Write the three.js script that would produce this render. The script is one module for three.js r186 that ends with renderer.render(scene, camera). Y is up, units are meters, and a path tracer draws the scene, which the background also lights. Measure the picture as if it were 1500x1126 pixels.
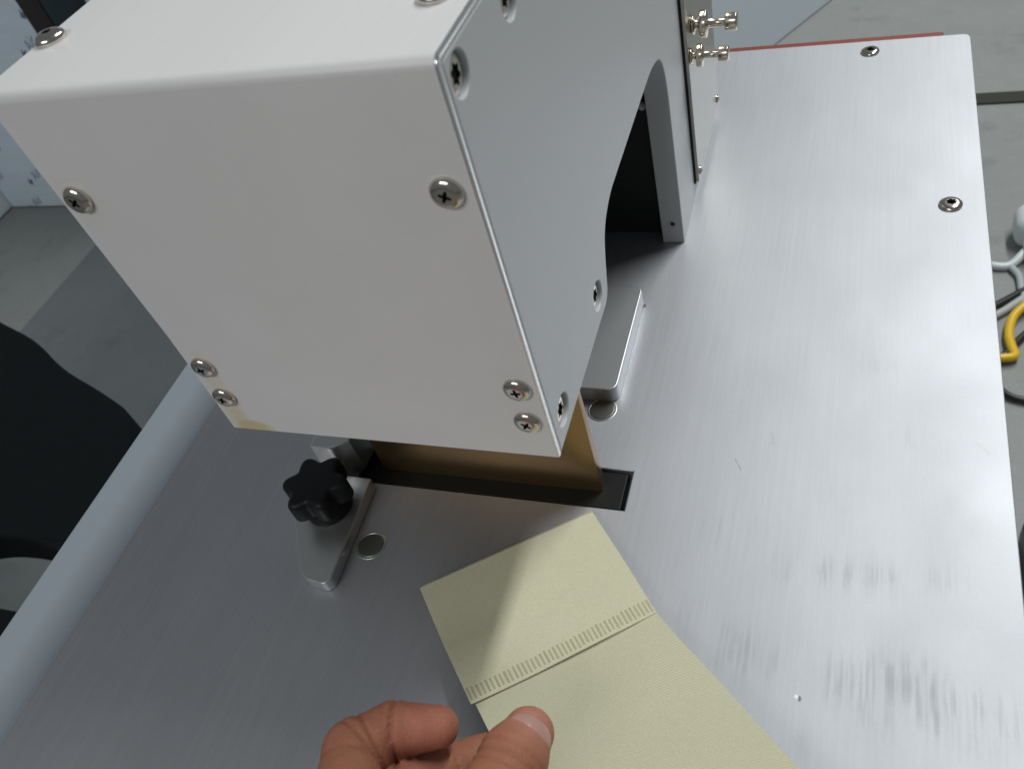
import * as THREE from 'three';
import { mergeGeometries, toCreasedNormals, mergeVertices } from 'three/addons/utils/BufferGeometryUtils.js';
import { RectAreaLightUniformsLib } from 'three/addons/lights/RectAreaLightUniformsLib.js';
import { RoundedBoxGeometry } from 'three/addons/geometries/RoundedBoxGeometry.js';
import { MarchingCubes } from 'three/addons/objects/MarchingCubes.js';

// ---------------------------------------------------------------- camera, light, exposure
const scene = new THREE.Scene();
const camera = new THREE.PerspectiveCamera(48.23, 4 / 3, 0.01, 60);
{
  const R = [[0.9336637, -0.2291770, -0.2752270], [0.0580079, -0.6615555, 0.7476492], [-0.3534220, -0.7140183, -0.6043763]];
  const m = new THREE.Matrix4().makeBasis(new THREE.Vector3(...R[0]), new THREE.Vector3(...R[1]).negate(), new THREE.Vector3(...R[2]).negate());
  camera.quaternion.setFromRotationMatrix(m);
  camera.position.set(0, 0.27, 0);
  camera.focus = 0.33; camera.userData.fStop = 26;
}
const renderer = new THREE.WebGLRenderer({ antialias: true });
renderer.setSize(1024, 768);
renderer.toneMapping = THREE.LinearToneMapping;
renderer.toneMappingExposure = 1.0;
renderer.shadowMap.enabled = true;
scene.background = new THREE.Color().setRGB(0.132, 0.141, 0.147);       // dim workshop all around
RectAreaLightUniformsLib.init();
function areaLight(pos, look, w, h, color, intensity) {
  const l = new THREE.RectAreaLight(new THREE.Color().setRGB(...color), intensity, w, h);
  l.position.set(...pos); if (look) l.lookAt(...look); else l.rotation.x = -Math.PI / 2; scene.add(l); return l;
}
areaLight([0.74, 2.05, -1.95], null, 0.19, 2.4, [0.985, 1, 0.985], 46.5);      // ceiling tube behind and right, running front to back: the shadows
areaLight([-0.6, 1.75, 1.6], [-0.15, 0.1, -0.15], 1.4, 0.6, [1, 0.985, 0.97], 7.7);    // unseen fill light behind the viewer, tuned for front panel and tape

// ---------------------------------------------------------------- helpers (geometry is written in millimetres)
const MM = 0.001;
let seed = 7; const rnd = () => { seed = (seed * 1664525 + 1013904223) >>> 0; return seed / 4294967296; };
function hash(x, y) { let h = (Math.imul(x | 0, 374761393) + Math.imul(y | 0, 668265263)) | 0; h = Math.imul(h ^ (h >>> 13), 1274126177); return ((h ^ (h >>> 16)) >>> 0) / 4294967296; }
function noise(x, y) {
  const i = Math.floor(x), j = Math.floor(y), s = (t) => t * t * (3 - 2 * t), u = s(x - i), v = s(y - j);
  return (hash(i, j) * (1 - u) + hash(i + 1, j) * u) * (1 - v) + (hash(i, j + 1) * (1 - u) + hash(i + 1, j + 1) * u) * v;
}
const fbm = (x, y) => 0.55 * noise(x, y) + 0.3 * noise(x * 2.1 + 9, y * 2.1) + 0.15 * noise(x * 4.3, y * 4.3 + 5);
function dataTex(w, h, fn, srgb) {
  const d = new Uint8Array(w * h * 4);
  for (let y = 0; y < h; y++) for (let x = 0; x < w; x++) { const c = fn(x, y), o = (y * w + x) * 4; d[o] = Math.max(0, Math.min(255, c[0])); d[o + 1] = Math.max(0, Math.min(255, c[1])); d[o + 2] = Math.max(0, Math.min(255, c[2])); d[o + 3] = 255; }
  const t = new THREE.DataTexture(d, w, h); t.magFilter = THREE.LinearFilter; t.minFilter = THREE.LinearMipmapLinearFilter; t.generateMipmaps = true;
  t.wrapS = t.wrapT = THREE.RepeatWrapping; if (srgb) t.colorSpace = THREE.SRGBColorSpace; t.needsUpdate = true; return t;
}
const taken = {};
function numbered(n) { taken[n] = (taken[n] || 0) + 1; return taken[n] === 1 ? n : n + '_' + String(taken[n] - 1).padStart(3, '0'); }
function thing(name, label, category, base, group) {            // base in mm
  const o = new THREE.Group(); o.name = numbered(name); o.position.set(base[0] * MM, base[1] * MM, base[2] * MM);
  o.userData = { label, category }; if (group) o.userData.group = group;
  o.base = base; scene.add(o); return o;
}
function whole(name, label, category, geo, mat, base, group) {  // a thing of one mesh
  geo = geo.clone(); geo.translate(-base[0], -base[1], -base[2]); geo.scale(MM, MM, MM);
  const o = new THREE.Mesh(geo, mat); o.name = numbered(name); o.position.set(base[0] * MM, base[1] * MM, base[2] * MM);
  o.userData = { label, category }; if (group) o.userData.group = group; o.castShadow = o.receiveShadow = true; scene.add(o); return o;
}
function struct(name, geo, mat) { geo.scale(MM, MM, MM); const o = new THREE.Mesh(geo, mat); o.name = name; o.userData.kind = 'structure'; o.castShadow = o.receiveShadow = true; scene.add(o); return o; }
function part(name, geo, mat, parent, base, label) {             // geometry in world mm
  geo = geo.clone(); geo.translate(-base[0], -base[1], -base[2]); geo.scale(MM, MM, MM);
  const o = new THREE.Mesh(geo, mat); o.name = name; if (label) o.userData.label = label; o.castShadow = o.receiveShadow = true; parent.add(o); return o;
}
const scaled = (g) => { g.scale(MM, MM, MM); return g; };
function place(name, geo, mat, parent, base, at, rot, label) {   // a shared geometry already in metres, set at a point in mm
  const o = new THREE.Mesh(geo, mat); o.name = name; o.position.set((at[0] - base[0]) * MM, (at[1] - base[1]) * MM, (at[2] - base[2]) * MM);
  if (rot) o.rotation.set(...rot); if (label) o.userData.label = label; o.castShadow = o.receiveShadow = true; parent.add(o); return o;
}
const flat = (g) => (g.index ? g.toNonIndexed() : g);
const merge = (list) => mergeGeometries(list.map((g) => { g = flat(g); for (const k of Object.keys(g.attributes)) if (!['position', 'normal', 'uv'].includes(k)) g.deleteAttribute(k); return g; }));
function roundedPoly(pts, r) {                                    // pts [[x, y, r?]...]
  const s = new THREE.Shape(), n = pts.length;
  for (let i = 0; i < n; i++) {
    const p = new THREE.Vector2(pts[i][0], pts[i][1]), a = new THREE.Vector2(...pts[(i + n - 1) % n].slice(0, 2)), b = new THREE.Vector2(...pts[(i + 1) % n].slice(0, 2));
    const rr = pts[i][2] ?? r, da = a.clone().sub(p), db = b.clone().sub(p);
    const k = Math.min(rr, da.length() * 0.49, db.length() * 0.49), p1 = p.clone().addScaledVector(da.normalize(), k), p2 = p.clone().addScaledVector(db.normalize(), k);
    if (i === 0) s.moveTo(p1.x, p1.y); else s.lineTo(p1.x, p1.y);
    if (k > 0) s.quadraticCurveTo(p.x, p.y, p2.x, p2.y);
  }
  s.closePath(); return s;
}
const circleHole = (x, y, r) => { const p = new THREE.Path(); p.absarc(x, y, r, 0, Math.PI * 2, true); return p; };
function slab(shape, y0, y1, bevel = 0.4, seg = 2, curve = 10) {  // shape in (x, -z), from height y0 to y1
  const g = new THREE.ExtrudeGeometry(shape, { depth: y1 - y0 - 2 * bevel, bevelEnabled: bevel > 0, bevelThickness: bevel, bevelSize: bevel, bevelOffset: -bevel, bevelSegments: seg, curveSegments: curve });
  g.rotateX(-Math.PI / 2); g.translate(0, y0 + bevel, 0); return g;
}
function across(shape, x0, x1, bevel = 0.4, seg = 2, curve = 10) { // shape in (-z, y), from x0 to x1
  const g = new THREE.ExtrudeGeometry(shape, { depth: x1 - x0 - 2 * bevel, bevelEnabled: bevel > 0, bevelThickness: bevel, bevelSize: bevel, bevelOffset: -bevel, bevelSegments: seg, curveSegments: curve });
  const p = g.attributes.position; g.rotateY(Math.PI / 2); g.translate(x0 + bevel, 0, 0); return g;
}
function box(x0, x1, y0, y1, z0, z1, r = 0) {
  const w = x1 - x0, h = y1 - y0, d = z1 - z0, g = r ? new RoundedBoxGeometry(w, h, d, 3, r) : new THREE.BoxGeometry(w, h, d);
  g.translate((x0 + x1) / 2, (y0 + y1) / 2, (z0 + z1) / 2); return g;
}
function tube(pts, r, n = 60, radial = 12) { return new THREE.TubeGeometry(new THREE.CatmullRomCurve3(pts.map((p) => new THREE.Vector3(...p))), n, r, radial, false); }
const creased = (g, a = 0.6) => toCreasedNormals(g, a);

// ---------------------------------------------------------------- materials
const std = (o) => new THREE.MeshStandardMaterial(o);
const lin = (r, g, b) => new THREE.Color().setRGB(r, g, b);
const peel = dataTex(256, 256, (x, y) => { const v = 128 + 90 * (fbm(x / 5, y / 5) - 0.5) + 60 * (hash(x, y) - 0.5); return [v, v, v]; });
const paintTex = dataTex(512, 512, (x, y) => {                   // front cover: near-white powder coat with glue stains by the lower left screws
  const u = x / 511, v = y / 511, X = u * 119.5, Yy = v * 124;
  const n = (fbm(u * 7, v * 7) - 0.5) * 5 + (hash(x, y) - 0.5) * 4;
  const blob = (cx, cy, rx, ry) => Math.max(0, 1 - ((X - cx) / rx) ** 2 - ((Yy - cy) / ry) ** 2);
  const k = 0.7 + 0.6 * fbm(u * 30, v * 30);
  const s = Math.min(1, (1.3 * blob(15, 1, 8, 5) + 0.45 * blob(10, 5, 6, 11) + 0.35 * blob(11, 20, 5, 16) + 0.25 * blob(12, 33, 5, 6)) * k);
  const e = 0.12 * blob(8, 92, 8, 9) * k;
  const t = Math.min(1, s + e), base = 221 + n;
  return [base * (1 - 0.06 * t), base * (1 - 0.13 * t), base * (1 - 0.33 * t)];
}, true);
paintTex.wrapS = paintTex.wrapT = THREE.ClampToEdgeWrapping;
const PX = [-280, 58, -504, -12];                                // plate extent in x and z
const smudges = [[-38, -168, 5, 11, 0.7], [-43, -129, 5, 12, 0.8], [-28, -125, 6, 10, 0.8], [-20, -122, 9, 10, 1.0], [-13, -155, 6, 9, 0.5], [2, -155, 7, 8, 0.9], [15, -155, 9, 8, 0.8], [35, -158, 9, 7, 0.5], [7, -118, 9, 9, 1.1], [18, -123, 7, 9, 0.7], [28, -120, 8, 10, 1.1], [33, -114, 7, 11, 1.1], [45, -113, 8, 11, 0.9], [53, -111, 5, 12, 0.8], [15, -109, 8, 9, 0.7], [-50, -258, 6, 11, 0.5], [-15, -254, 8, 9, 0.3], [14, -251, 8, 10, 0.35], [-26, -173, 10, 10, 0.3], [-6, -96, 8, 8, 0.4], [25, -215, 9, 12, 0.25], [3, -185, 12, 12, 0.25], [-120, -60, 30, 20, .3], [-230, -120, 25, 40, .3]];
const streak = (X, Z) => {                                       // brushed lines run along z
  const a = noise(X * 3.1, Z * 0.03) - 0.5, b = noise(X * 1.1 + 40, Z * 0.012) - 0.5, c = noise(X * 6.5 + 7, Z * 0.08) - 0.5;
  return 0.45 * a + 0.35 * b + 0.4 * c;
};
const smudge = (X, Z) => {
  let s = 0;
  for (const [x, z, rx, rz, k] of smudges) { const q = ((X - x) / rx) ** 2 + ((Z - z) / rz) ** 2; if (q < 2.2) s += k * Math.exp(-q * 1.6); }
  if (s <= 0.01) return 0;
  const line = Math.max(0, 0.45 * noise(X * 1.1 + 3, Z * 0.06) + 0.55 * noise(X * 2.6 + 8, Z * 0.1) - 0.4) * 3.2 * (0.4 + 1.2 * noise(X * 0.4, Z * 0.25 + 11));
  return s * (0.22 + line);
};
const nick = (X, Z) => {                                          // a chip with a bright lip and two short scratches
  let v = 0; const d = Math.hypot(X + 6.2, (Z + 110.9) * 0.7), e = Math.hypot(X + 5.2, (Z + 110.4) * 0.7); if (d < 0.55) v += 34; if (e < 0.5) v -= 70;
  for (const [x0, z0, x1, z1, k] of [[-34.5, -198.5, -31.8, -193.5, 22], [47, -215, 50, -212, 6], [50, -212, 51.5, -210, 7], [-22, -212, -21.4, -207, 12]]) { const dx = x1 - x0, dz = z1 - z0, t = Math.max(0, Math.min(1, ((X - x0) * dx + (Z - z0) * dz) / (dx * dx + dz * dz))); if (Math.hypot(X - x0 - dx * t, Z - z0 - dz * t) < 0.28) v -= k; }
  return v;
};
const W = 1024, Hh = 1490;
const plateCol = dataTex(W, Hh, (x, y) => {
  const X = PX[0] + (x / W) * (PX[1] - PX[0]), Z = PX[3] - (y / Hh) * (PX[3] - PX[2]);
  const v = 188 + 9 * streak(X, Z) + 9 * (fbm(X / 38, Z / 55) - 0.5) - 6.5 * smudge(X, Z) + nick(X, Z) + 4 * (hash(x, y) - 0.5);
  return [v * 0.972, v * 0.985, v * 1.008];
}, true);
const plateRough = dataTex(W, Hh, (x, y) => {
  const X = PX[0] + (x / W) * (PX[1] - PX[0]), Z = PX[3] - (y / Hh) * (PX[3] - PX[2]);
  const v = 150 + 7 * streak(X, Z) + 18 * (fbm(X / 30 + 5, Z / 45) - 0.5) + 10 * Math.min(1, smudge(X, Z));
  return [v, v, v];
});
for (const t of [plateCol, plateRough]) t.wrapS = t.wrapT = THREE.ClampToEdgeWrapping;
const M = {
  plate: new THREE.MeshPhysicalMaterial({ color: 0xffffff, map: plateCol, roughnessMap: plateRough, roughness: 1, metalness: 1 }),
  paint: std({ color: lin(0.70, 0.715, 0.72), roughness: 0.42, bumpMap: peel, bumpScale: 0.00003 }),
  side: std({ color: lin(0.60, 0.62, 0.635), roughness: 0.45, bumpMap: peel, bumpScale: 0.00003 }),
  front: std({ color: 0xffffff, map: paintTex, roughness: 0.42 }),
  alu: std({ color: lin(0.62, 0.64, 0.66), roughness: 0.38, metalness: 0.85 }),
  edge: std({ color: lin(0.95, 0.96, 0.97), roughness: 0.22, metalness: 1 }),
  clamp: std({ color: lin(0.56, 0.57, 0.57), roughness: 0.34, metalness: 0.9 }),
  steel: std({ color: lin(0.62, 0.58, 0.53), roughness: 0.16, metalness: 1 }),
  nickel: std({ color: lin(0.72, 0.66, 0.55), roughness: 0.2, metalness: 1 }),
  stainless: std({ color: lin(0.44, 0.435, 0.40), roughness: 0.3, metalness: 0.9 }),
  recessShade: std({ color: lin(0.012, 0.010, 0.008), roughness: 0.8 }),  // near-black paints the shade inside sockets, slot, hole and cover gap
  brass: std({ color: lin(0.27, 0.175, 0.08), roughness: 0.32, metalness: 0.9 }),
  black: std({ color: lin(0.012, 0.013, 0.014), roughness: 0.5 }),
  insert: new THREE.MeshPhysicalMaterial({ color: lin(0.008, 0.009, 0.008), roughness: 0.55, specularIntensity: 0.5 }),
  knob: new THREE.MeshPhysicalMaterial({ color: lin(0.004, 0.005, 0.006), roughness: 0.5, specularIntensity: 0.5 }),
  plug: std({ color: lin(0.2, 0.2, 0.185), roughness: 0.4, metalness: 0.9 }),
  red: std({ color: lin(0.24, 0.04, 0.025), roughness: 0.6 }),
  caseGrey: std({ color: lin(0.24, 0.275, 0.31), roughness: 0.45, bumpMap: peel, bumpScale: 0.00003 }),
};

// ---------------------------------------------------------------- floor
const floorTex = dataTex(1024, 1024, (x, y) => {
  const n = 0.5 * (fbm(x / 90, y / 90) - 0.5), m = fbm(x / 22 + 4, y / 22) - 0.5, h = hash(x, y);
  const dirt = Math.max(0, fbm(x / 60 + 31, y / 60 + 8) - 0.66) * 120;
  const v = 140 + 14 * n + 5 * m + 8 * (h - 0.5) - 0.5 * dirt + (h > 0.9965 ? 50 : 0);
  return [v * 0.98, v, v * 0.985];
}, true);
floorTex.repeat.set(1 / 900, 1 / 900);
{
  const g = new THREE.PlaneGeometry(9000, 9000, 1, 1); g.rotateX(-Math.PI / 2); g.translate(0, -700, -1000);
  const uv = g.attributes.uv, p = g.attributes.position; for (let i = 0; i < uv.count; i++) uv.setXY(i, p.getX(i), -p.getZ(i));
  struct('floor', g, std({ map: floorTex, roughness: 0.5, bumpMap: floorTex, bumpScale: 0.0006 }));
  const j = box(-100, 1500, -699.5, -696, -1585, -1551, 0); j.rotateY(0);
  struct('floor_joint', j, std({ color: lin(0.035, 0.036, 0.032), roughness: 0.9 }));
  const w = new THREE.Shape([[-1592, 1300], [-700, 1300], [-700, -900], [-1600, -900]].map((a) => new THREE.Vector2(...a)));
  struct('floor_shade_strip', slab(w, -699.6, -696, 1.5), std({ map: floorTex.clone(), color: lin(0.62, 0.66, 0.70), roughness: 0.6 }));  // darker sheet painted in place of a soft shadow on the floor
}

// ---------------------------------------------------------------- the welding machine
const B = [-111, -700, -258];
const machine = thing('fabric_welding_machine', 'white bench machine with screwed sheet metal head over a brushed aluminium plate', 'machine', B);

// base: cabinet, plate, black insert, red strip, plugs, screws
part('cabinet', box(-321.5, 57, -690, -6.2, -500, -14, 2.5), M.caseGrey, machine, B);
{
  const s = roundedPoly([[-280, 12, 4], [58, 12, 4], [58, 504.5, 4.5], [-280, 504.5, 4.5]], 4);
  const slot = new THREE.Path(); [[-187.5, 170.3], [-187.5, 188.6], [-71.5, 188.6], [-71.5, 170.3]].forEach((p, i) => (i ? slot.lineTo(...p) : slot.moveTo(...p))); slot.closePath();
  s.holes.push(slot);
  const g = slab(s, -6, 0, 0.5, 3, 8), p = g.attributes.position, uv = g.attributes.uv;
  for (let i = 0; i < uv.count; i++) uv.setXY(i, (p.getX(i) - PX[0]) / (PX[1] - PX[0]), (PX[3] - p.getZ(i)) / (PX[3] - PX[2]));
  // the plate's left edge is bent over in a soft round
  const plate = part('plate', g, M.plate, machine, B);
  const bend = [[-279.3, 0.03]]; for (let i = 1; i <= 8; i++) { const a = (i / 8) * Math.PI / 2; bend.push([-279.8 - 4.5 * Math.sin(a), -4.5 + 4.5 * Math.cos(a) + 0.02]); }
  const bs = new THREE.Shape([...bend, [-284.4, -6], [-280, -6]].map((a) => new THREE.Vector2(...a)));
  const bg = new THREE.ExtrudeGeometry(bs, { depth: 480, bevelEnabled: false }); bg.translate(0, 0, -498);
  part('plate_edge', creased(bg, 0.7), M.caseGrey, machine, B);
  const ins = slab(roundedPoly([[-186.8, 171], [-186.8, 187.9], [-73.4, 187.9], [-73.4, 171]], 0.6), -9, -1.1, 0.5);
  part('anvil_insert', ins, M.insert, machine, B);
  part('slot_floor', box(-187.4, -71.6, -12, -8.9, -188.5, -170.4), M.recessShade, machine, B);
  part('edge_strip', box(-225, 45, -6, -1.0, -511, -504.8, 1), M.red, machine, B, 'red strip along the back edge of the plate');
  const plug = scaled(new THREE.LatheGeometry([[0, 0.35], [4.9, 0.35], [5.3, 0.1], [5.3, -0.2]].map((a) => new THREE.Vector2(...a)), 40));
  const ring = scaled(new THREE.LatheGeometry([[5.3, 0.02], [5.5, 0.25], [6.2, 0.12], [6.3, 0.01]].map((a) => new THREE.Vector2(...a)), 40));
  for (const [x, z] of [[-90.4, -217.9], [-167.4, -141.3]]) { const q = place('plug', plug, M.plug, machine, B, [x, 0.05, z]); const r = new THREE.Mesh(ring, M.clamp); r.name = 'plug_rim'; q.add(r); }
  const pin = scaled(new THREE.CylinderGeometry(1.1, 1.1, 0.3, 20)); place('pin_hole', pin, M.plug, machine, B, [-84.5, 0.06, -280.3]);
}

// screws: domed head with a six-lobed socket, steel and dark in one mesh
function screwGeo(R, h, rs, arms = 6, depth = 0.16) {
  const ro = rs * (1 + depth) * 1.02, prof = []; for (let i = 0; i <= 10; i++) { const t = i / 10, r = ro + (R - ro) * t; prof.push(new THREE.Vector2(r, h * Math.sqrt(Math.max(0, 1 - (0.93 * t) ** 2.4)) )); }
  prof.push(new THREE.Vector2(R, h * 0.12)); prof.push(new THREE.Vector2(R * 0.985, 0));
  const dome = new THREE.LatheGeometry(prof.reverse(), 40);
  const lobes = (k) => Array.from({ length: 48 }, (_, i) => { const a = (i / 48) * Math.PI * 2, r = rs * k * (1 + depth * Math.cos(arms * a)); return new THREE.Vector2(r * Math.cos(a), r * Math.sin(a)); });
  const ringS = new THREE.Shape(); ringS.absarc(0, 0, ro * 1.005, 0, Math.PI * 2); ringS.holes.push(new THREE.Path(lobes(1).reverse()));
  const ring = new THREE.ShapeGeometry(ringS, 40); ring.rotateX(-Math.PI / 2); ring.translate(0, h, 0);
  const L = lobes(1), pos = [];
  for (let i = 0; i < 48; i++) { const a = L[i], b = L[(i + 1) % 48]; pos.push(a.x, h, a.y, b.x, h, b.y, b.x, 0.1, b.y, a.x, h, a.y, b.x, 0.1, b.y, a.x, 0.1, a.y); pos.push(a.x, 0.1, a.y, b.x, 0.1, b.y, 0, 0.05, 0); }
  const sock = new THREE.BufferGeometry(); sock.setAttribute('position', new THREE.Float32BufferAttribute(pos, 3)); sock.setAttribute('uv', new THREE.Float32BufferAttribute(new Float32Array(pos.length / 3 * 2), 2)); sock.computeVertexNormals();
  const top = merge([dome, ring]), g = mergeGeometries([top, merge([sock])], true);
  return scaled(g);
}
const SM = [M.steel, M.recessShade];
const screwFront = screwGeo(3.95, 2.0, 1.15, 4, 0.42), screwTop = screwGeo(4.1, 2.3, 1.2), screwPlate = screwGeo(5.0, 1.9, 1.9), screwSide = screwGeo(4.5, 0.9, 2.1), screwSmall = screwGeo(2.1, 1.3, 0.8);
const toZ = [Math.PI / 2, 0, 0], toX = [0, 0, -Math.PI / 2];
for (const [x, z] of [[6.8, -492], [43.6, -351.3], [-200, -492], [-262, -351]]) place('screw', screwPlate, SM, machine, B, [x, 0, z], [0, x, 0]);

// head: bent cover (front and top in one sheet), side plates with the throat cut out, dark inside
const zf = -136.6, yt = 200.2, yb = 77.7, xr = -72.7, xl = -186.8;
{
  const t = 2, r = 2.6, s = new THREE.Shape();
  s.moveTo(-zf, yb); s.lineTo(-zf, yb + 3.5); s.lineTo(-zf, yt - 8); s.lineTo(-zf, yt - r);
  s.absarc(-zf + r, yt - r, r, Math.PI, Math.PI / 2, true);
  s.lineTo(447, yt); s.lineTo(447, yt - t); s.lineTo(-zf + r, yt - t); s.absarc(-zf + r, yt - r, r - t, Math.PI / 2, Math.PI, false);
  s.lineTo(-zf + t, yb); s.closePath();
  const g = across(s, -192, xr, 0.45, 3, 8), p = g.attributes.position, uv = g.attributes.uv;
  for (let i = 0; i < p.count; i++) {
    let x = p.getX(i), y = p.getY(i);
    if (x < -150 && y < yt - 5) x += 5.2;                          // the front is narrower than the top on the left
    p.setX(i, x);
    uv.setXY(i, (x + 192) / 119.5, (y - 77) / 124);
  }
  g.computeVertexNormals();
  const cover = part('cover', creased(g, 0.5), M.front, machine, B);
  const e = new THREE.Shape(), q = 1.3;
  e.moveTo(-zf - 0.12, yb + 0.3); e.lineTo(-zf - 0.12, yt - r); e.absarc(-zf + r, yt - r, r + 0.12, Math.PI, Math.PI / 2, true); e.lineTo(447, yt + 0.12); e.lineTo(447, yt - q); e.lineTo(-zf + r, yt - q); e.absarc(-zf + r, yt - r, Math.max(0.4, r - q), Math.PI / 2, Math.PI, false); e.lineTo(-zf + q, yb + 0.3); e.closePath();
  part('cover_edge', creased(across(e, xr - 0.7, xr + 0.12, 0.38, 2, 8), 0.5), M.edge, cover, B, 'bright bare edge of the sheet metal cover');
  for (const [x, y] of [[-182.4, 170.8], [-79.4, 170.3], [-180.8, 108.1], [-180.9, 94.2], [-78.7, 107.1], [-78.9, 93.6]]) place('screw', screwFront, SM, cover, B, [x, y, zf], [Math.PI / 2, rnd() * 3, 0]);
  for (const [x, z] of [[-188, -162], [-81.8, -162.3], [-188, -330], [-81.8, -330]]) place('screw', screwTop, SM, cover, B, [x, yt, z], [0, x, 0]);
}
function sideShape(holes, d = 0) {                                // in (-z, y)
  const s = roundedPoly([[138.7 + d, yb + d * 1.2, 0.5], [203.5, yb + d * 1.2, 5], [207.6, 89 + d, 6], [212.5, 99 + d, 12], [224, 103.6 + d, 12], [303 + d, 104.2 + d, 12], [320 + d, 99 + d, 12], [325 + d * 2, 84, 14], [325 + d * 2, 0.15, 0.2], [447 - d, 0.15, 0.2], [447 - d, yt - 2.1 - d, 0.5], [138.7 + d, yt - 2.1 - d, 2.4]], 1);
  for (const [x, y, r] of holes) s.holes.push(circleHole(x, y, r));
  return s;
}
{
  const bores = [[144.9, 192.3, 4.6], [178.4, 191.5, 5.1], [194, 85.9 + 1.2, 4.9], [147.4, 86.2, 4.9]];
  const shift = bores.map(([x, y, r]) => [Math.max(x, 138.7 + r + 1.5), Math.min(y, yt - 2.1 - r - 1.3), r]);
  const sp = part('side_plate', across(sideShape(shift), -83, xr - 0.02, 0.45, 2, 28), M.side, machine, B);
  for (const [x, y, r] of shift) { place('screw', screwSide, SM, sp, B, [xr - 1.9, y, -x], [0, 0, -Math.PI / 2]); const c = scaled(new THREE.CylinderGeometry(r + 0.3, r + 0.3, 1, 30)); place('bore_floor', c, M.stainless, sp, B, [xr - 2.5, y, -x], toX); }
  const hole = scaled(new THREE.LatheGeometry([[1.0, -0.1], [1.1, 0.1], [1.9, 0.15], [2.1, 0]].map((a) => new THREE.Vector2(...a)), 24));
  const hd = scaled(new THREE.CylinderGeometry(1.15, 1.15, 0.1, 20));
  place('threaded_hole', hole, M.alu, sp, B, [-77.5, 11.3, -324.95], toZ); place('hole_floor', hd, M.recessShade, sp, B, [-77.5, 11.3, -324.97], toZ);
  part('side_plate', across(sideShape([]), -186.6, -177, 0.45), M.paint, machine, B);
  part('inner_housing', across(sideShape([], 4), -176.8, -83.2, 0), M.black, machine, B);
  part('inner_bolt', new THREE.SphereGeometry(1.9, 16, 12).translate(-86, 71, -331), M.paint, machine, B);
}
// welding horn, a brass blade standing on the insert
{
  const s = new THREE.Shape([[178.3, -1.0], [178.9, 62], [178.9, 100], [182, 100], [182, 62], [183.1, -1.0]].map((a) => new THREE.Vector2(...a)));
  part('horn', creased(across(s, -177, -81.8, 0.25, 2), 0.5), M.brass, machine, B);
}
// cover plate with thumbscrews on the column
{
  const s = roundedPoly([[362, 8, 1], [435, 8, 1], [435, 170, 1], [362, 170, 1]], 1);
  const cp = part('column_cover', across(s, xr + 0.8, xr + 2.4, 0.3), M.stainless, machine, B);
  part('cover_shadow_gap', across(roundedPoly([[361.2, 7.2], [435.6, 7.2], [435.6, 170.6], [361.2, 170.6]], 1), xr - 0.1, xr + 0.8, 0.1), M.recessShade, machine, B);  // dark backing sheet drawn for the shadow gap around the cover
  for (const [y, z] of [[12.5, -366], [12.5, -431]]) place('screw', screwSmall, SM, cp, B, [xr + 2.4, y, z], toX);
  const thumb = scaled(new THREE.LatheGeometry([[0, 0], [4, 0], [4.2, 1.4], [2, 1.7], [2, 3.6], [5.6, 3.9], [6, 4.4], [6, 6.6], [5.6, 7.1], [2, 7.4], [1.7, 14.6], [3.6, 15], [4, 15.6], [4, 19.6], [3.5, 20.3], [0, 20.5]].map((a) => new THREE.Vector2(...a)), 28));
  for (const [y, z, k] of [[82.5, -377, 1], [73, -367, 0.85]]) place('thumbscrew', thumb, M.nickel, machine, B, [xr + 2.2, y, z], toX).scale.setScalar(k);
}
// guides beside the horn
{
  part('guide_bar', slab(roundedPoly([[-106, 222.3, 1], [-84.2, 222.3, 4.5], [-84.6, 284.5, 4], [-106, 284.5, 1]], 3), 0.06, 8, 0.5, 3, 8), M.alu, machine, B);
  part('guide_bar', slab(roundedPoly([[-201.5, 171.5, 1], [-190.5, 171.5, 3], [-184.8, 176.5, 1], [-184.8, 238, 2], [-201.5, 238, 2]], 1), 0.06, 20, 0.5, 2, 6), M.clamp, machine, B);
  const cl = part('clamp_plate', slab(roundedPoly([[-176, 168.2, 1], [-203.5, 169.2, 1], [-203.5, 147, 6], [-187, 120.8, 4], [-176, 119.4, 2.5], [-173.9, 122, 1]], 2), 0.06, 6.2, 0.6, 3, 6), M.clamp, machine, B);
  // star knob
  const lobe = new THREE.Shape(); const N = 120;
  for (let i = 0; i < N; i++) { const a = (i / N) * Math.PI * 2, c = 0.5 + 0.5 * Math.cos(6 * (a - 0.16)), r = 10.2 + 3.6 * Math.pow(c, 0.8); i ? lobe.lineTo(r * Math.cos(a), r * Math.sin(a)) : lobe.moveTo(r * Math.cos(a), r * Math.sin(a)); }
  const kg = new THREE.ExtrudeGeometry(lobe, { depth: 6, bevelEnabled: true, bevelThickness: 2.6, bevelSize: 2.2, bevelOffset: -2.2, bevelSegments: 5 });
  kg.rotateX(-Math.PI / 2); kg.translate(-188.5, 15.6, -152.5);
  const kn = part('knob', creased(kg, 0.8), M.knob, machine, B);
  part('knob_hub', new THREE.LatheGeometry([[0, 6.2], [9.2, 6.2], [9.6, 6.9], [7.8, 13.6], [0, 13.6]].map((a) => new THREE.Vector2(...a)), 40).translate(-188.5, 0, -152.5), M.knob, kn, B);
}

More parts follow.
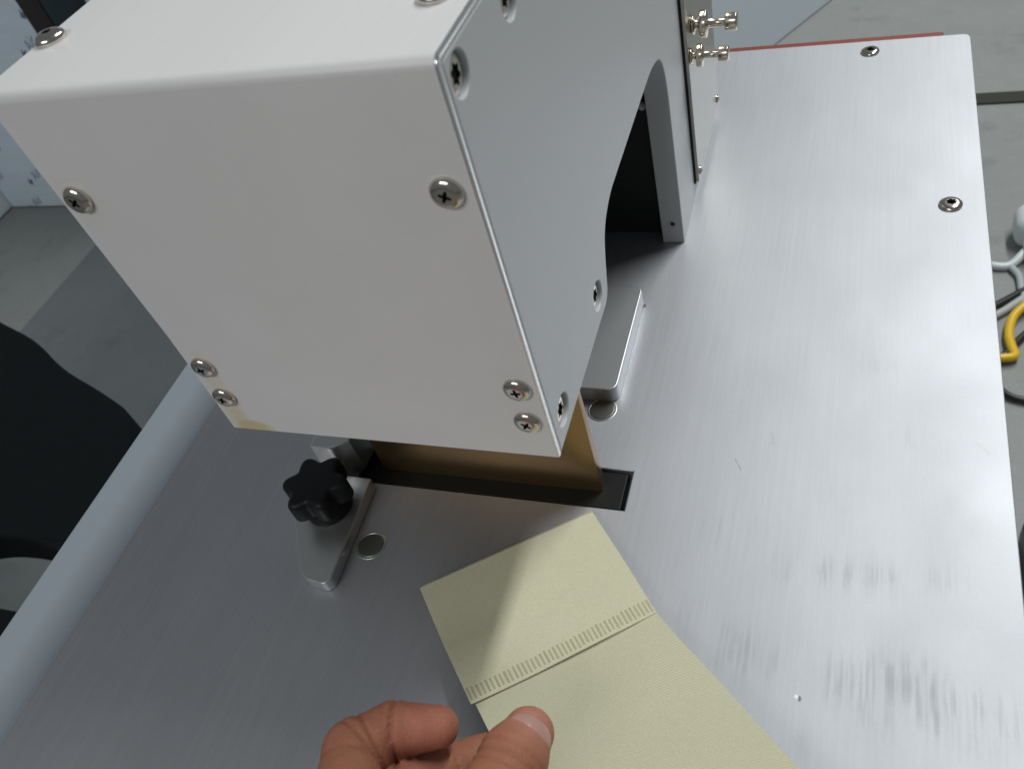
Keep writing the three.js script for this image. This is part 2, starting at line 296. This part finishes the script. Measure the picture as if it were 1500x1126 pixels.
// ---------------------------------------------------------------- the cream tape
const ribTex = dataTex(256, 256, (x, y) => { const v = 128 + 70 * Math.sin((y / 256) * Math.PI * 2 * 16) + 50 * (hash(x, y) - 0.5) + 30 * (noise(x / 9, y / 3) - 0.5); return [v, v, v]; });
const weave = dataTex(512, 512, (x, y) => {
  const v = 238 + 6 * (fbm(x / 26, y / 26) - 0.5) + 7 * (hash(x, y) - 0.5) + 5 * Math.sin((y / 512) * Math.PI * 2 * 32); return [v, v * 0.99, v * 0.85];
}, true);
const clothMat = (k, rep = 90) => { const b = ribTex.clone(); b.repeat.set(rep, rep); const c = weave.clone(); c.repeat.set(rep / 2, rep / 2); return new THREE.MeshPhysicalMaterial({ color: lin(0.77 * k, 0.77 * k, 0.77 * k), map: c, roughness: 0.75, bumpMap: b, bumpScale: 0.0002, sheen: 0.3, sheenRoughness: 0.6, sheenColor: lin(0.8, 0.8, 0.6) }); };
function sheet(left, right, thick, bow, nu = 24, nv = 60) {        // a cloth patch between two edge curves
  const L = new THREE.CatmullRomCurve3(left.map((p) => new THREE.Vector3(...p))), Rr = new THREE.CatmullRomCurve3(right.map((p) => new THREE.Vector3(...p)));
  const P = (u, v) => { const a = L.getPoint(v), b = Rr.getPoint(v), p = a.lerp(b, u); p.y += bow * 4 * u * (1 - u) * v + 0.25 * Math.sin(u * 7 + v * 3) * v; return p; };
  const wid = L.getPoint(0).distanceTo(Rr.getPoint(0)) * MM, len = L.getLength() * MM, pos = [], uv = [], idx = [];
  for (const s of [0.5, -0.5]) for (let j = 0; j <= nv; j++) for (let i = 0; i <= nu; i++) { const p = P(i / nu, j / nv); pos.push(p.x, p.y + s * thick, p.z); uv.push((i / nu) * wid, (j / nv) * len); }
  const K = (nu + 1) * (nv + 1), at = (k, i, j) => k * K + j * (nu + 1) + i;
  const quad = (a, b, c, d) => idx.push(a, b, c, a, c, d);
  for (let j = 0; j < nv; j++) for (let i = 0; i < nu; i++) { quad(at(0, i, j), at(0, i, j + 1), at(0, i + 1, j + 1), at(0, i + 1, j)); quad(at(1, i, j), at(1, i + 1, j), at(1, i + 1, j + 1), at(1, i, j + 1)); }
  for (let j = 0; j < nv; j++) { quad(at(0, 0, j), at(1, 0, j), at(1, 0, j + 1), at(0, 0, j + 1)); quad(at(0, nu, j), at(0, nu, j + 1), at(1, nu, j + 1), at(1, nu, j)); }
  for (let i = 0; i < nu; i++) { quad(at(0, i, 0), at(0, i + 1, 0), at(1, i + 1, 0), at(1, i, 0)); quad(at(0, i, nv), at(1, i, nv), at(1, i + 1, nv), at(0, i + 1, nv)); }
  const g = new THREE.BufferGeometry(); g.setAttribute('position', new THREE.Float32BufferAttribute(pos, 3)); g.setAttribute('uv', new THREE.Float32BufferAttribute(uv, 2)); g.setIndex(idx);
  g.P = P; return g;
}
{
  const TB = [-85, 0, -125], tape = thing('fabric_tape', 'cream ribbed fabric tape with a welded seam, held above the plate by a hand', 'fabric tape', TB);
  const UL = [[-136.6, 7, -123.3], [-117.5, 11, -101.6], [-100.6, 16, -83.6]], UR = [[-82.4, 3, -166.2], [-66.2, 4, -147], [-51.4, 6, -128.6]];
  const up = sheet(UL, UR, 0.55, -0.6);
  const upper = part('upper_layer', creased(up, 0.6), clothMat(1), tape, TB);
  const LL = [[-136.2, 5.6, -124.1], [-116.5, 9.6, -101.8], [-98.6, 15.2, -83.2], [-83.2, 25, -67.7], [-70.4, 32, -53.6], [-50, 38, -33]];
  const LR = [[-82.6, 1.5, -166.6], [-66.4, 3, -147.1], [-52, 5.3, -129.4], [-25.7, 9, -105.7], [-3.7, 12, -85.9], [24, 16, -61]];
  // evenly spaced points make both edges run at the same pace
  const lo = sheet(LL, LR, 0.5, -2.5);
  part('lower_layer', creased(lo, 0.6), clothMat(0.88), tape, TB);
  const fa = new THREE.Vector3(-136.5, 6.3, -123.7), fb = new THREE.Vector3(-82.5, 2.2, -166.4);
  part('fold', new THREE.TubeGeometry(new THREE.LineCurve3(fa, fb), 4, 0.95, 10, false), clothMat(1), tape, TB);
  // welded bars of the seam, one row just inside the upper layer's end
  const n = 42, bar = scaled(new RoundedBoxGeometry(0.72, 0.3, 5.0, 2, 0.14)), barMat = new THREE.MeshPhysicalMaterial({ color: lin(0.43, 0.42, 0.27), roughness: 0.45 });
  const dir = new THREE.Vector3(0.45, 0, -1).normalize();
  for (let i = 0; i < n; i++) {
    const u = 0.012 + 0.976 * (i / (n - 1)), v = 0.925, a = up.P(u, v), b = up.P(u, v - 0.06), e = up.P(Math.min(1, u + 0.01), v);
    const m = place('seam_bar', bar, barMat, upper, TB, [a.x + 0.12 * (rnd() - 0.5), a.y + 0.22 + 0.06 * rnd(), a.z + 0.3 * (rnd() - 0.5)]); m.scale.set(0.85 + 0.3 * rnd(), 1, 0.9 + 0.16 * rnd());
    const f = b.clone().sub(a).normalize(), s = e.sub(a).normalize(), w = new THREE.Vector3().crossVectors(f, s).normalize(); s.crossVectors(w, f).normalize().negate(); if (w.y < 0) w.negate();
    const zz = f.clone().negate(), xx = new THREE.Vector3().crossVectors(w, zz).normalize();
    m.quaternion.setFromRotationMatrix(new THREE.Matrix4().makeBasis(xx, w, zz));
  }
}

// ---------------------------------------------------------------- the hand
{
  const V = (a) => new THREE.Vector3(...a);
  const chains = [                                                // [points, radii]
    { p: [[-98.6, 40, -67.9], [-110.4, 41.4, -63.9], [-117.6, 45.5, -55.2], [-109, 54, -34], [-98, 60, -4]], r: [5.9, 7.7, 8.5, 9.4, 11] },        // index
    { p: [[-91, 16.5, -69.5], [-99, 24.5, -61], [-105.5, 34, -51], [-106, 46, -31], [-96, 56, 4]], r: [6.6, 7.3, 8.2, 9.2, 11] },                // middle
    { p: [[-100, 16, -50], [-108, 22, -42], [-114, 30, -30], [-110, 42, -8], [-98, 53, 14]], r: [6.4, 7, 7.8, 8.6, 10] },                        // ring
    { p: [[-104, 18, -34], [-110, 23, -26], [-114, 30, -15], [-111, 40, 4], [-100, 50, 22]], r: [5.6, 6.2, 6.8, 7.6, 9] },                       // little
    { p: [[-74.4, 34.6, -73.0], [-75.8, 37.5, -64.5], [-77.0, 41, -55], [-80, 47, -34], [-82, 55, -4], [-82, 60, 30]], r: [7.2, 9.2, 9.0, 10, 14, 17] },  // thumb
    { p: [[-97, 59, 0], [-92, 62, 26], [-86, 66, 62]], r: [13, 17, 19] }, { p: [[-99, 53, 18], [-92, 60, 40], [-84, 66, 66]], r: [12, 17, 20] },   // palm
    { p: [[-86, 66, 60], [-70, 72, 105]], r: [21, 22] },
  ];
  const segs = [];
  chains.forEach((c, ci) => { for (let i = 0; i + 1 < c.p.length; i++) segs.push({ a: V(c.p[i]), b: V(c.p[i + 1]), ra: c.r[i], rb: c.r[i + 1], ci, i }); });
  const lo = new THREE.Vector3(-134, 2, -90), size = 150, N = 176, mc = new MarchingCubes(N, M.paint, false, false, 400000); mc.isolation = 0;
  const dSeg = (p, s) => { const ab = s.b.clone().sub(s.a), t = Math.max(0, Math.min(1, p.clone().sub(s.a).dot(ab) / ab.lengthSq())); return p.distanceTo(s.a.clone().addScaledVector(ab, t)) - (s.ra + (s.rb - s.ra) * t); };
  const px = segs.map((s) => [s.a.x, s.a.y, s.a.z, s.b.x - s.a.x, s.b.y - s.a.y, s.b.z - s.a.z, s.ra, s.rb - s.ra, s.ci]);
  const creases = [                                               // skin folds across the joints: centre, direction of the bone, depth
    [[-109.6, 41.3, -64.1], [-10, 1, 3.4], 1.0], [[-112, 41.8, -62.7], [-9, 2, 5], 0.3], [[-106.4, 41, -65.3], [-10, 1, 3.4], 0.16],
    [[-117, 45.2, -56], [-4, 3, 8], 0.5], [[-115.6, 44.2, -58.6], [-6, 3, 7], 0.6], [[-116.2, 47, -50.6], [4, 4, 11], 0.35],
    [[-75.9, 37.9, -63.6], [-1, 3, 8.5], 0.45], [[-76.2, 39, -60.8], [-1, 3, 8.5], 0.5], [[-76.6, 40.2, -57.8], [-1, 3, 8.5], 0.4], [[-98.5, 24, -61.4], [-8, 8, 9], 0.4],
  ].map(([c, n, k]) => [c, V(n).normalize().toArray(), k]);
  const sm = (a, b, k) => { const h = Math.max(k - Math.abs(a - b), 0) / k; return Math.min(a, b) - h * h * k * 0.25; };
  const f = (x, y, z) => {
    const dc = new Array(chains.length).fill(1e3);
    for (const [ax, ay, az, bx, by, bz, r0, dr, ci] of px) {
      const qx = x - ax, qy = y - ay, qz = z - az; let t = (qx * bx + qy * by + qz * bz) / (bx * bx + by * by + bz * bz); t = t < 0 ? 0 : t > 1 ? 1 : t;
      const ex = qx - bx * t, ey = qy - by * t, ez = qz - bz * t, d = Math.sqrt(ex * ex + ey * ey + ez * ez) - (r0 + dr * t);
      dc[ci] = sm(dc[ci], d, 2.2);
    }
    let d = 1e3;
    const deep = Math.max(0, Math.min(1, (z + 40) / 40));          // fingers melt together only towards the palm
    for (const v of dc) d = sm(d, v, 0.6 + 9 * deep);
    for (const [c, n, k] of creases) { const qx = x - c[0], qy = y - c[1], qz = z - c[2], h = qx * n[0] + qy * n[1] + qz * n[2], rr = qx * qx + qy * qy + qz * qz; if (rr < 120) d += k * Math.exp(-h * h / 0.35); }
    return d + 0.12 * (noise(x * 0.5 + 50, z * 0.5 + y * 0.4 + 50) - 0.5);
  };
  for (let k = 0; k < N; k++) for (let j = 0; j < N; j++) for (let i = 0; i < N; i++) mc.field[i + j * N + k * N * N] = -f(lo.x + (i / N) * size, lo.y + (j / N) * size, lo.z + (k / N) * size);
  mc.update();
  const cnt = mc.count ?? mc.geometry.drawRange.count, pos = new Float32Array(cnt * 3), col = new Float32Array(cnt * 3);
  const half = N / 2;
  for (let v = 0; v < cnt; v++) for (let c = 0; c < 3; c++) pos[v * 3 + c] = ((mc.positionArray[v * 3 + c] * half + half) / N) * size + lo.getComponent(c);
  let g = new THREE.BufferGeometry(); g.setAttribute('position', new THREE.BufferAttribute(pos, 3));
  g = mergeVertices(g, 0.01); g.computeVertexNormals();
  const p = g.attributes.position, n2 = p.count, cc = new Float32Array(n2 * 3);
  for (let v = 0; v < n2; v++) {
    const x = p.getX(v), y = p.getY(v), z = p.getZ(v), dist = (a) => Math.hypot(x - a[0], y - a[1], z - a[2]);
    const red = Math.min(1, Math.exp(-((dist([-101, 41, -66]) / 11) ** 2)) + Math.exp(-((dist([-74, 36, -73]) / 9) ** 2)) * 0.9 + 0.5 * Math.exp(-((dist([-118, 47, -56]) / 8) ** 2)));
    const mott = fbm(x / 3 + 20, (z + y) / 3 + 20) - 0.5;
    const pale = Math.exp(-((dist([-73, 40, -75]) / 8) ** 2)), fold = creases.reduce((m, [c, n, k]) => { const h = (x - c[0]) * n[0] + (y - c[1]) * n[1] + (z - c[2]) * n[2]; return dist(c) < 11 ? Math.max(m, k * Math.exp(-h * h / 0.5)) : m; }, 0);
    cc[v * 3] = 0.33 + 0.12 * pale - 0.06 * fold + 0.05 * red + 0.05 * mott; cc[v * 3 + 1] = 0.137 + 0.075 * pale - 0.03 * fold - 0.004 * red + 0.03 * mott; cc[v * 3 + 2] = 0.076 + 0.06 * pale - 0.015 * fold + 0.018 * red + 0.02 * mott;
  }
  g.setAttribute('color', new THREE.BufferAttribute(cc, 3));
  const uvs = new Float32Array(n2 * 2); for (let v = 0; v < n2; v++) { uvs[v * 2] = p.getX(v) * MM * 60; uvs[v * 2 + 1] = (p.getZ(v) + p.getY(v)) * MM * 60; } g.setAttribute('uv', new THREE.BufferAttribute(uvs, 2));
  const skinBump = dataTex(256, 256, (x, y) => { const v = 128 + 70 * (noise(x / 6, y / 3) - 0.5) + 60 * (noise(x / 2.5, y / 5) - 0.5); return [v, v, v]; });
  const hand = whole('person_hand', 'bare left hand pinching the cream fabric tape between thumb and fingers', 'hand', g, new THREE.MeshPhysicalMaterial({ vertexColors: true, roughness: 0.58, specularIntensity: 0.6, bumpMap: skinBump, bumpScale: 0.00035 }), [-90, 27, -40]);
  // thumbnail: a curved plate bedded in the thumb
  const ax = V([-74.6, 34.5, -72.4]), bx = V([-75.8, 37.5, -64.5]), along = ax.clone().sub(bx).normalize(), up = V([0.34, 0.88, 0.3]); up.addScaledVector(along, -up.dot(along)).normalize(); const side = new THREE.Vector3().crossVectors(along, up);
  const np = [], ni = [], nu = 14, nv = 14;
  for (let j = 0; j <= nv; j++) for (let i = 0; i <= nu; i++) {
    const s = (j / nv) * 2 - 1, a = ((i / nu) * 2 - 1) * 0.92 * Math.sqrt(Math.max(0.05, 1 - Math.pow(Math.abs(s), 4) * 0.75)), t = -1.5 + 6.0 * s;
    const q = ax.clone().addScaledVector(along, t - 3.4).addScaledVector(up, 8.25 * Math.cos(a) - 0.035 * Math.max(0, t) ** 2 + 0.15).addScaledVector(side, 8.0 * Math.sin(a)); np.push(q.x, q.y, q.z);
  }
  for (let j = 0; j < nv; j++) for (let i = 0; i < nu; i++) { const k = j * (nu + 1) + i; ni.push(k, k + 1, k + nu + 2, k, k + nu + 2, k + nu + 1); }
  const ng = new THREE.BufferGeometry(); ng.setAttribute('position', new THREE.Float32BufferAttribute(np, 3)); ng.setIndex(ni); ng.computeVertexNormals();
  part('thumbnail', ng, new THREE.MeshPhysicalMaterial({ color: lin(0.46, 0.27, 0.225), roughness: 0.22, clearcoat: 0.3, clearcoatRoughness: 0.15, side: THREE.DoubleSide }), hand, [-90, 27, -40]);
}

// ---------------------------------------------------------------- things on the workshop floor
function filmTexture() {                                          // pale protective film printed with slanting dark marks
  const c = document.createElement('canvas'); c.width = c.height = 1024; const x = c.getContext('2d');
  x.fillStyle = '#dcebf8'; x.fillRect(0, 0, 1024, 1024);
  for (let i = 0; i < 500; i++) { x.fillStyle = `rgba(${150 + rnd() * 60 | 0},${165 + rnd() * 60 | 0},${180 + rnd() * 60 | 0},0.05)`; x.fillRect(rnd() * 1024, rnd() * 1024, 20 + rnd() * 180, 2 + rnd() * 30); }
  x.fillStyle = '#3c5068'; x.font = 'italic 50px sans-serif';
  for (let r = 0; r < 8; r++) for (let k = -1; k < 6; k++) {
    x.save(); x.translate(k * 204.8 + (r % 2) * 102.4, r * 128 + 50); x.rotate(-0.5); x.globalAlpha = 0.8;
    x.beginPath(); x.moveTo(-40, -6); x.lineTo(-14, -26); x.lineTo(-20, -10); x.lineTo(-2, -13); x.lineTo(-28, 9); x.closePath(); x.fill();
    x.fillText('Air', 6, 8); x.restore();
  }
  const t = new THREE.CanvasTexture(c); t.colorSpace = THREE.SRGBColorSpace; t.wrapS = t.wrapT = THREE.RepeatWrapping; return t;
}
const film = filmTexture();
function filmBox(w, h, d) { const g = new RoundedBoxGeometry(w, h, d, 2, 3), p = g.attributes.position, n = g.attributes.normal, uv = g.attributes.uv; for (let i = 0; i < uv.count; i++) uv.setXY(i, (Math.abs(n.getX(i)) > 0.7 ? p.getZ(i) : p.getX(i)) / 620, (Math.abs(n.getY(i)) > 0.7 ? p.getZ(i) : p.getY(i)) / 620); return g; }
const filmMat = std({ map: film, roughness: 0.3 });
whole('equipment_cabinet', 'cabinet in pale blue printed protective film behind the black post', 'cabinet', filmBox(900, 1300, 500).translate(-1981 + 450, -48, -1305 - 250), filmMat, [-1531, -699, -1555]);
whole('equipment_cabinet', 'film wrapped cabinet side at the far left image edge, plain and paler', 'cabinet', filmBox(500, 1300, 1000).translate(-1984 - 250, -48, -1310 + 500), std({ color: lin(0.8, 0.86, 0.88), roughness: 0.4 }), [-2234, -699, -810]);
{
  const g = filmBox(900, 1100, 420), b = [-345, -699, -1990];
  g.translate(0, 550, -210); g.rotateY(-Math.atan2(-228, 134.6) - Math.PI / 2 + Math.PI / 2); g.translate(-113, -699, -1916);
  whole('equipment_cabinet', 'plain blue grey cabinet standing behind the machine, right of the head', 'cabinet', g, std({ color: lin(0.60, 0.67, 0.72), roughness: 0.45 }), b);
}
{
  const b = [-1396, -699, -1500], post = thing('dark_post', 'tall black post rising behind the top left corner of the white head', 'post', b);
  part('post_front', box(-1418, -1376, -698.5, 250, -1210, -1200, 2), std({ color: lin(0.012, 0.010, 0.007), roughness: 0.6 }), post, b);
  part('post_body', box(-1416, -1374, -698.5, 250, -1900, -1210.5, 2), std({ color: lin(0.010, 0.022, 0.028), roughness: 0.5 }), post, b);
}
{
  const b = [-860, -700, -400], chair = thing('black_chair', 'black padded chair on the floor left of the machine', 'chair', b);
  const fab = new THREE.MeshPhysicalMaterial({ color: lin(0.004, 0.006, 0.007), roughness: 0.95, specularIntensity: 0.3 });
  const seat = roundedPoly([[-1300, 660, 60], [-986, 534, 20], [-905, 508, 40], [-835, 468, 40], [-745, 436, 40], [-684, 410, 40], [-640, 330, 40], [-600, 256, 8], [-664, 246, 10], [-703, 254, 20], [-760, 250, 30], [-900, 180, 30], [-1300, 180, 60]], 30);
  part('seat', slab(seat, -340, -300, 5, 4, 8), fab, chair, b);
  part('armrest', slab(roundedPoly([[-900, 186], [-640, 190], [-620, 100], [-900, 100]], 16), -340, -300, 10, 3, 6), fab, chair, b);
  part('post', new THREE.CylinderGeometry(28, 28, 300, 20).translate(-900, -500, -380), M.black, chair, b);
  for (let i = 0; i < 5; i++) { const a = i * Math.PI * 0.4; const l = box(0, 260, -680, -650, -18, 18, 6); l.rotateY(a); l.translate(-900, 0, -380); part('leg', l, M.black, chair, b); }
}
const gloss = (r, g, b) => std({ color: lin(r, g, b), roughness: 0.35 });
const Z = -694;
const cables = [
  ['cable', 'white cable curling below the white plug beside the plate', [[120, Z, -1150], [180, Z, -1121], [207, Z, -1107], [229, Z, -1107], [252, Z + 8, -1132], [300, Z + 12, -1200]], 6.2, gloss(0.62, 0.66, 0.66)],
  ['cable', 'thin pale cable running down from the white cable', [[229, Z, -1108], [240, Z, -1086], [242, Z, -1049], [247, Z, -1014], [290, Z, -960]], 5, gloss(0.42, 0.48, 0.48)],
  ['cable', 'thick black cable lying straight above the yellow hose', [[90, Z, -960], [180, Z, -1000], [211, Z, -1023], [243, Z, -1051], [300, Z, -1100]], 6, gloss(0.012, 0.012, 0.013)],
  ['cable', 'pale grey cable lying beside the thick black cable', [[90, Z, -935], [179, Z, -981], [214, Z, -1008], [242, Z, -1036], [300, Z, -1085]], 5.5, gloss(0.45, 0.47, 0.46)],
  ['cable', 'thin black cable passing behind the yellow hose', [[150, Z, -850], [205, Z, -915], [219, Z, -934], [236, Z, -960], [300, Z, -1030]], 5, gloss(0.02, 0.02, 0.02)],
  ['cable', 'black cable in a low curve below the yellow hose', [[150, Z, -900], [200, Z, -863], [212, Z, -850], [228, Z, -844], [300, Z, -838]], 4.5, gloss(0.012, 0.012, 0.013)],
  ['hose', 'yellow plastic hose bent sharply beside the plate', [[330, -680, -1060], [262, -682, -1026], [240, -684, -1010], [226, -688, -992], [218.5, -690, -958], [221, -690, -932], [223, -690, -919], [209, -690, -914], [160, -690, -917]], 6.2, gloss(0.78, 0.5, 0.012)],
];
for (const [cat, label, pts, r, m] of cables) whole(cat === 'hose' ? 'yellow_hose' : 'floor_cable', label, cat, tube(pts, r, 80, 14), m, [pts[2][0], -700, pts[2][2]]);
{
  const b = [262, -700, -1170], ad = thing('power_plug', 'white rounded plug on the floor at the right edge', 'plug', b);
  const g = new RoundedBoxGeometry(60, 55, 62, 5, 20); g.translate(266, -671, -1172); part('body', g, gloss(0.66, 0.70, 0.70), ad, b);
  part('cable_collar', new THREE.CylinderGeometry(10, 12, 30, 20).rotateX(Math.PI / 2).translate(258, -680, -1132), gloss(0.6, 0.63, 0.63), ad, b);
}
whole('black_box', 'low black box on the floor at the right edge, below the cables', 'box', merge([box(207, 330, -700, -655, -640, -520, 12)]), gloss(0.012, 0.013, 0.014), [260, -700, -580]);

scene.traverse((o) => { if (o.isMesh) { o.castShadow = true; o.receiveShadow = true; } });
renderer.render(scene, camera);
